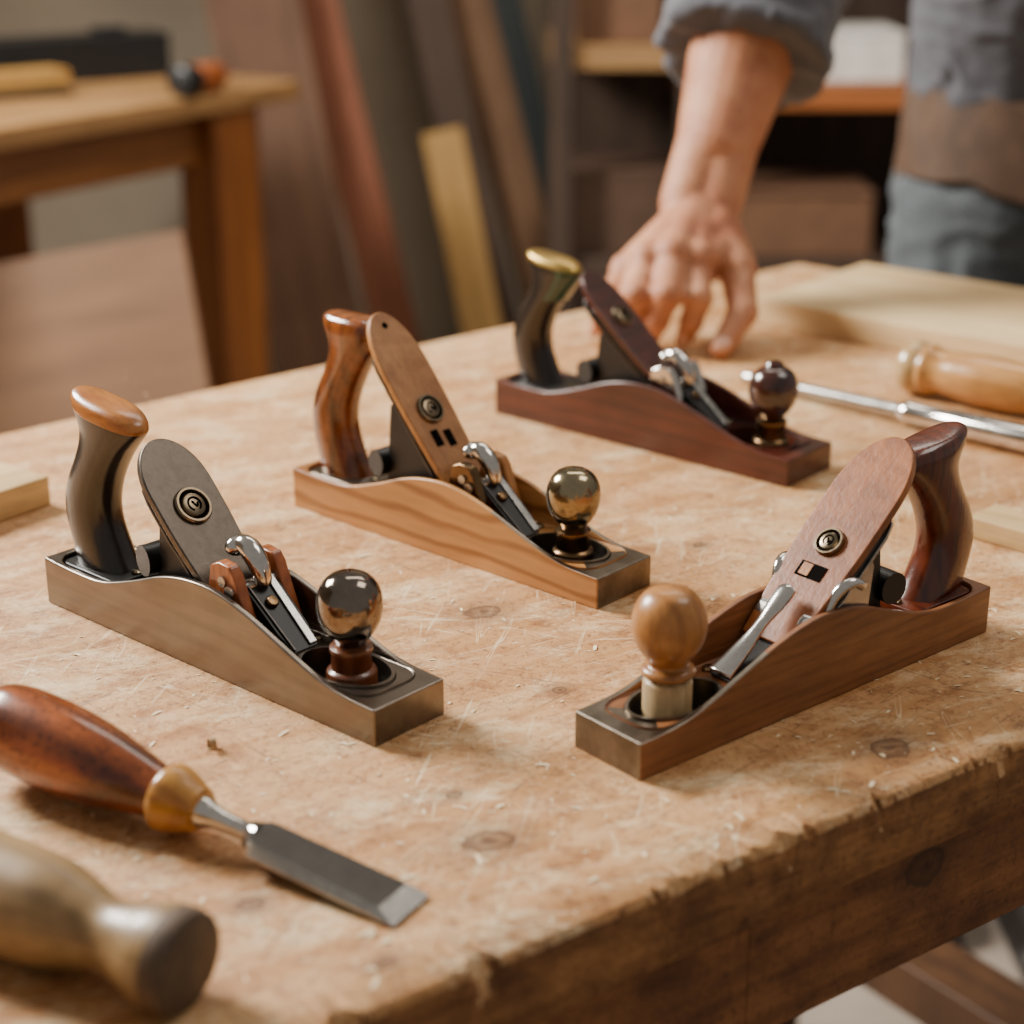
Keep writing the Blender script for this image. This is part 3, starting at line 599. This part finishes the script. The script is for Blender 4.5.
for a_, b_, r1, r2 in ((pel+Vector((-.06,0,0)),che+Vector((-.06,0,0)),.088,.095),(pel+Vector((.06,0,0)),che+Vector((.06,0,0)),.088,.095),(che,nk,.10,.055),(shR,nk,.055,.055),(shL,nk,.055,.055),(nk,hd,.055,.055)):
    capsule(bm, a_, b_, r1, r2)
ellipsoid(bm, hd+Vector((0,.005,.035)), (.076,.095,.095)); ellipsoid(bm, hd+Vector((0,-.03,-.04)), (.055,.065,.065))
capsule(bm, hd+Vector((0,-.088,.02)), hd+Vector((0,-.108,-.015)), .009, .014)
for s in (-1,1): ellipsoid(bm, hd+Vector((s*.078,.01,0)), (.010,.018,.030))
capsule(bm, hd+Vector((-.018,-.088,-.052)), hd+Vector((.018,-.088,-.052)), .010, .010)
hips = []
for s, kn, an in ((-1,Vector((-.09,-.01,.49)),Vector((-.10,.03,.09))),(1,Vector((.085,-.03,.49)),Vector((.045,-.03,.09)))):
    hp_ = pel+Vector((s*.09,0,-.03))
    capsule(bm, hp_, kn, .078, .055); capsule(bm, kn, an, .055, .038); capsule(bm, an, an+Vector((0,-.13,-.045)), .036, .03); hips.append((hp_,kn,an))
blob('body', bm, SK, per, .0030, 2)
for a_, b_, r_ in nails:
    dv = (b_-a_).normalized(); up = Vector((0,-.75,.65)); up = (up-dv*up.dot(dv)).normalized(); sx = dv.cross(up)
    M = frame(b_+up*r_*.74-dv*.001, sx, dv, up) @ Matrix.Diagonal((r_*.70, r_*.95, r_*.28, 1))
    bm = bmesh.new(); lathe(bm, [(math.cos(R(-89+178*k/12)), math.sin(R(-89+178*k/12))) for k in range(13)], M, 20); obj('fingernail', bm, nailm, per)
bm = bmesh.new(); cuffc = El.lerp(Wr,.32); cd = (Wr-El).normalized()
capsule(bm, shR, El, .080, .072); capsule(bm, El, cuffc, .072, .071, 24, True)
capsule(bm, cuffc-cd*.045, cuffc+cd*.012, .074, .079, 28, True)
capsule(bm, shL, eL, .075, .062); capsule(bm, eL, eL.lerp(wL,.4), .062, .060, 24, True)
for s in (-.060,.065): capsule(bm, pel+Vector((s,0,.075)), che+Vector((s,0,0)), .112, .118)
capsule(bm, che, nk-Vector((0,0,.05)), .13, .075); capsule(bm, shR, nk-Vector((0,0,.03)), .075, .065); capsule(bm, shL, nk-Vector((0,0,.03)), .075, .065)
blob('shirt', bm, shirt, per, .006, 3, .006, .07)
bm = bmesh.new()
for (hp_,kn,an) in hips: capsule(bm, hp_, kn, .096, .078); capsule(bm, kn, an+Vector((0,0,-.01)), .078, .062, 24, True)
for s in (-.06,.06): capsule(bm, pel+Vector((s,0,-.03)), pel+Vector((s,0,.03)), .114, .114)
blob('jeans', bm, jeans, per, .007, 3, .005, .08)
def ering(cx,cy,z,a,b,k0,n_=48): return [Vector((cx+a*math.cos(2*math.pi*k/n_)+.003*math.sin(k*2.1+k0), cy+b*math.sin(2*math.pi*k/n_)+.003*math.cos(k*1.7+k0*2), z+.008*math.sin(k*.5)+.004*math.sin(k*1.3))) for k in range(n_)]
bm = bmesh.new(); loft(bm, [ering(pel.x,pel.y-.005,.930+.014*k,.186-.001*k,.142-.0005*k,k*.5) for k in range(8)]); obj('waist_apron', bm, leather, per, bevel=.003)
for (hp_,kn,an) in hips:
    bm = bmesh.new(); capsule(bm, an+Vector((0,.03,-.045)), an+Vector((0,-.15,-.05)), .045, .04); box(bm, an+Vector((0,-.06,-.08)), (.09,.27,.02)); blob('shoe', bm, shoem, per, .007, 4)
bm = bmesh.new(); ellipsoid(bm, hd+Vector((0,.022,.052)), (.084,.094,.094)); blob('hair', bm, hairm, per, .006, 3, .004, .02)
for s in (-1,1):
    bm = bmesh.new(); ellipsoid(bm, hd+Vector((s*.030,-.083,.012)), (.011,.008,.008)); obj('eye', bm, eyem, per)

# ------------------------------------------------------------ second bench, left background
cr = at(300,80); far2 = at(0,128); e1 = (far2-cr).normalized()
a2 = math.atan2(e1.y,e1.x)
m_b2 = wood('orange_bench', '6f3f1c', 'a86d36', 'x', 10, .5, .1, .3, .3); m_b2t = wood('orange_bench_top', '8c643a', 'bd905c', 'x', 10, .5, .1, .3, .3); m_b2l = wood('orange_bench_leg','733e18','a9672e','z',10,.5,.1,.3,.3)
b2 = thing('side_bench', 'orange brown wooden side bench in the left background', 'bench', (cr.x,cr.y,0), a2)
sd = -1
def b2box(nm, x0,x1,y0,y1,z0,z1,m): bm = bmesh.new(); box(bm, ((x0+x1)/2,(y0+y1)/2,(z0+z1)/2),(x1-x0,abs(y1-y0),z1-z0)); return obj(nm,bm,m,b2,bevel=.004)
b2box('bench_top', 0,1.7,sd*.75,0,T-.035,T,m_b2t)
for x in (.17,1.55):
    for y in (.055,.67): b2box('leg', x-.06,x+.06,sd*y-.045,sd*y+.045,0,T-.035,m_b2l)
b2box('apron', .23,1.5,sd*.07-.02,sd*.07+.02,T-.13,T-.035,m_b2); b2box('apron', .23,1.5,sd*.66-.02,sd*.66+.02,T-.13,T-.035,m_b2)
b2box('apron', .13,.17,sd*.62,sd*.11,T-.13,T-.035,m_b2)
blk = plain('black_case_plastic','17191b',.4,.2)
plank_on('tool_case', 'long black tool case lying on the side bench', 'tool case', (-160,100), (172,76), .10, .080, blk, extra=lambda bm,L: box(bm,(L-.10,.05,.084),(.06,.03,.016)))
plank_on('sanding_block', 'small tan block on the side bench in front of the black case', 'block', (-40,104), (72,94), .07, .030, wood('tan_block','a87c3c','d0a25a','x',20), z=.0125)
plank_on('black_tray', 'thin black tray lying under the tan block on the side bench', 'tray', (-60,106), (74,96), .08, .012, blk)
pa, pb_ = at(178,82,.028), at(220,75,.026)
hm_, L = along('short_tool', 'short dark tool with an orange end at the right of the side bench', 'hand tool', pa, pb_)
bm = bmesh.new(); lathe(bm, [(.020,0),(.026,.004),(.026,L*.35),(.022,L*.4)], I4, 24); obj('grip', bm, blk, hm_)
bm = bmesh.new(); lathe(bm, [(.021,L*.38),(.026,L*.42),(.026,L*.85),(.018,L*1.0)], I4, 24); obj('end_cap', bm, plain('orange_paint','a05426',.5), hm_)
def lean(name, label, cat, pb, pt, wid, thick, mat, zt=None, group=None):
    pb, pt = Vector(pb), Vector(pt); d_ = (pt-pb)
    pb = pb - d_*((pb.z)/d_.z)
    if zt: pt = pb + d_*((zt-pb.z)/d_.z)
    z_ = (pt-pb).normalized(); y_ = z_.cross(Vector((1,0,0))).normalized(); x_ = y_.cross(z_)
    L_ = (pt-pb).length; bm = bmesh.new(); box(bm, (0,0,L_/2), (wid,thick,L_))
    o = obj(name, bm, mat, None, bevel=.003); o.matrix_world = frame(pb + Vector((0,0,thick*.3)), x_, y_, z_); tag(o, label, cat, group); return o
wb1 = wood('board_brown','5f4231','84624a','z',8,.7,0,.3,.3); wb6 = wood('board_mid','6a4a33','8d6a4c','z',8,.7,0,.3,.3); wb2 = wood('board_red','74422c','9d6043','z',8,.7,0,.3,.3); wb3 = wood('board_dark','3b2b22','594436','z',8,.7,0,.3,.3); wb4 = wood('board_tan','9a7238','c29a5c','z',8,.7,0,.3,.3); wb5 = plain('board_black','1c2424',.5); wbp = wood('panel_brown','5c3f27','7d593b','x',6,.7,0,.2,.2)
lean('plywood_panel', 'big brown plywood panel leaning against the side bench below its rail', 'panel', atY(80,410,2.62), atY(55,258,2.72), .40, .018, wbp)
grp = 'timber boards leaning against the back wall'
lean('timber_board', 'wide dull brown board leaning just right of the side bench leg', 'board', atY(322,360,3.86), atY(256,20,3.93), .20, .03, wb1, 1.75, grp)
lean('timber_board', 'reddish brown board leaning second from the side bench', 'board', atY(394,330,3.95), atY(314,0,4.02), .10, .03, wb2, 1.8, grp)
lean('timber_board', 'dark brown board leaning left of the short tan board', 'board', atY(500,330,4.02), atY(428,0,4.09), .09, .03, wb3, 1.8, grp)
lean('timber_board', 'short pale tan board with its top end showing, leaning in front', 'board', atY(482,330,3.74), atY(442,135,3.80), .085, .03, wb4, None, grp)
lean('timber_board', 'medium brown board leaning right of the short tan board', 'board', atY(556,330,4.08), atY(474,0,4.14), .13, .03, wb6, 1.8, grp)
lean('timber_board', 'narrow black board leaning nearest the shelf rack', 'board', atY(586,330,3.99), atY(505,0,4.05), .06, .025, wb5, 1.7, grp)

# ------------------------------------------------------------ shelf rack right background
Ys = 3.50
x0 = atY(552,60,Ys).x; x1 = atY(925,60,Ys).x + .35
rk = thing('shelf_rack', 'dark wooden shelf rack against the back wall behind the person', 'shelf', ((x0+x1)/2,Ys+.2,0)); wR = x1-x0
m_sh = wood('shelf_wood','84481f','b26a34','x',8,.6,0,.3,.3); m_sht = wood('shelf_tan','87623e','b08a58','x',8,.6,0,.3,.3); m_shd = wood('shelf_dark','35281f','523e30','z',8,.7,0,.3,.3)
xm = atY(690,60,Ys).x-(x0+x1)/2
zL = atY(600,58,Ys).z; zR = atY(840,98,Ys).z
def shelf(xa, xb, z, m): bm = bmesh.new(); box(bm, ((xa+xb)/2,0,z), (xb-xa,.40,.045)); obj('shelf', bm, m, rk, bevel=.003)
for z in (.12,.50,1.45): shelf(-wR/2, wR/2, z, m_shd)
shelf(-wR/2, xm, zL, m_sht); shelf(xm, wR/2, zR, m_sh)
for sx in (-wR/2+.02, xm, wR/2-.02):
    for sy in (-1,1): bm = bmesh.new(); box(bm, (sx,sy*.205,.8), (.04,.03,1.6)); obj('upright', bm, m_shd, rk, bevel=.003)
bm = bmesh.new(); box(bm, (0,.215,.8), (wR,.012,1.58)); obj('back_panel', bm, m_shd, rk)
def onshelf(name, label, cat, px, z, size, mat, dy=.0):
    X = atY(px,100,Ys).x; bm = bmesh.new(); box(bm, (0,0,size[2]/2), size); box(bm, (0,0,size[2]+.004), (size[0]*1.03,size[1]*1.03,.008)); o = obj(name, bm, mat, None, bevel=.004); o.location = (X,Ys+.16+dy,z+.0227); tag(o, label, cat)
card = plain('cardboard','6e4e38',.8); cardd = plain('dark_cardboard','523c2e',.8); whitep = plain('white_plastic','e2dfd8',.5)
onshelf('storage_box', 'white box on the shelf between the sleeve and the torso', 'box', 855, zR, (.20,.22,.085), whitep)
onshelf('storage_box', 'brown box on the upper left shelf left of the rolled sleeve', 'box', 620, zL, (.16,.24,.16), card)
onshelf('storage_box', 'wide dull brown box on the low shelf right of the forearm', 'box', 810, .50, (.28,.24,.12), card, -.02)
onshelf('storage_box', 'dark brown box on the low shelf left of the forearm', 'box', 628, .50, (.22,.24,.16), cardd)
onshelf('storage_box', 'dark box on the bottom shelf of the rack', 'box', 800, .12, (.30,.26,.22), cardd)
lean('wood_strip', 'thin upright wood strip standing between the shelf rack and the jeans', 'wood strip', atY(876,275,2.75), atY(886,170,2.85), .035, .03, wood('strip','9a7040','c49a60','z',10), .60)

# ------------------------------------------------------------ room
def struct(name, c, s, m): bm = bmesh.new(); box(bm, c, s); o = obj(name, bm, m, None); o['kind'] = 'structure'; return o
struct('floor', (0,2,-.05), (9,8,.1), plain('concrete_floor','9c8f82',.7,.15,6,.1))
struct('wall_back', (0,4.40,1.5), (9,.1,3), plain('wall_paint','a89a86',.85,.08,4,.05))
struct('wall_left', (-3.2,2,1.5), (.1,4.7,3), plain('wall_paint_left','a39683',.85,.08,4,.05))

# ------------------------------------------------------------ light
def area(name, loc, tgt, size, e, colr, sy=None):
    l = bpy.data.lights.new(name,'AREA'); l.energy = e; l.color = colr; l.size = size
    if sy: l.shape = 'RECTANGLE'; l.size_y = sy
    o = bpy.data.objects.new(name, l); col.objects.link(o); o.location = loc
    o.rotation_euler = (Vector(tgt)-Vector(loc)).to_track_quat('-Z','Y').to_euler()
area('window_light', (-1.7,2.0,2.2), (.05,1.0,.88), .80, 176, (1,.95,.875), .7)
area('right_fill_light', (1.2,1.2,2.9), (.1,1.1,.88), .9, 14, (1,.92,.82))  # added overhead fill from the right, not a real fixture
area('background_fill_light', (.3,2.6,2.9), (.1,3.9,.7), 1.4, 34, (1,.91,.79))  # added fill that brightens the boards, rack and back wall
w = bpy.data.worlds.new('world'); C.scene.world = w; w.use_nodes = True
w.node_tree.nodes['Background'].inputs[0].default_value = (1,.935,.85,1); w.node_tree.nodes['Background'].inputs[1].default_value = .29

cam = bpy.data.cameras.new('camera'); co = bpy.data.objects.new('camera', cam); col.objects.link(co)
co.location = (0,0,T+H); co.rotation_euler = (math.pi/2-P,0,0); cam.lens = F/1024*36; cam.sensor_width = 36; cam.clip_start = .01
cam.dof.use_dof = True; cam.dof.focus_distance = .95; cam.dof.aperture_fstop = 4.7
C.scene.camera = co
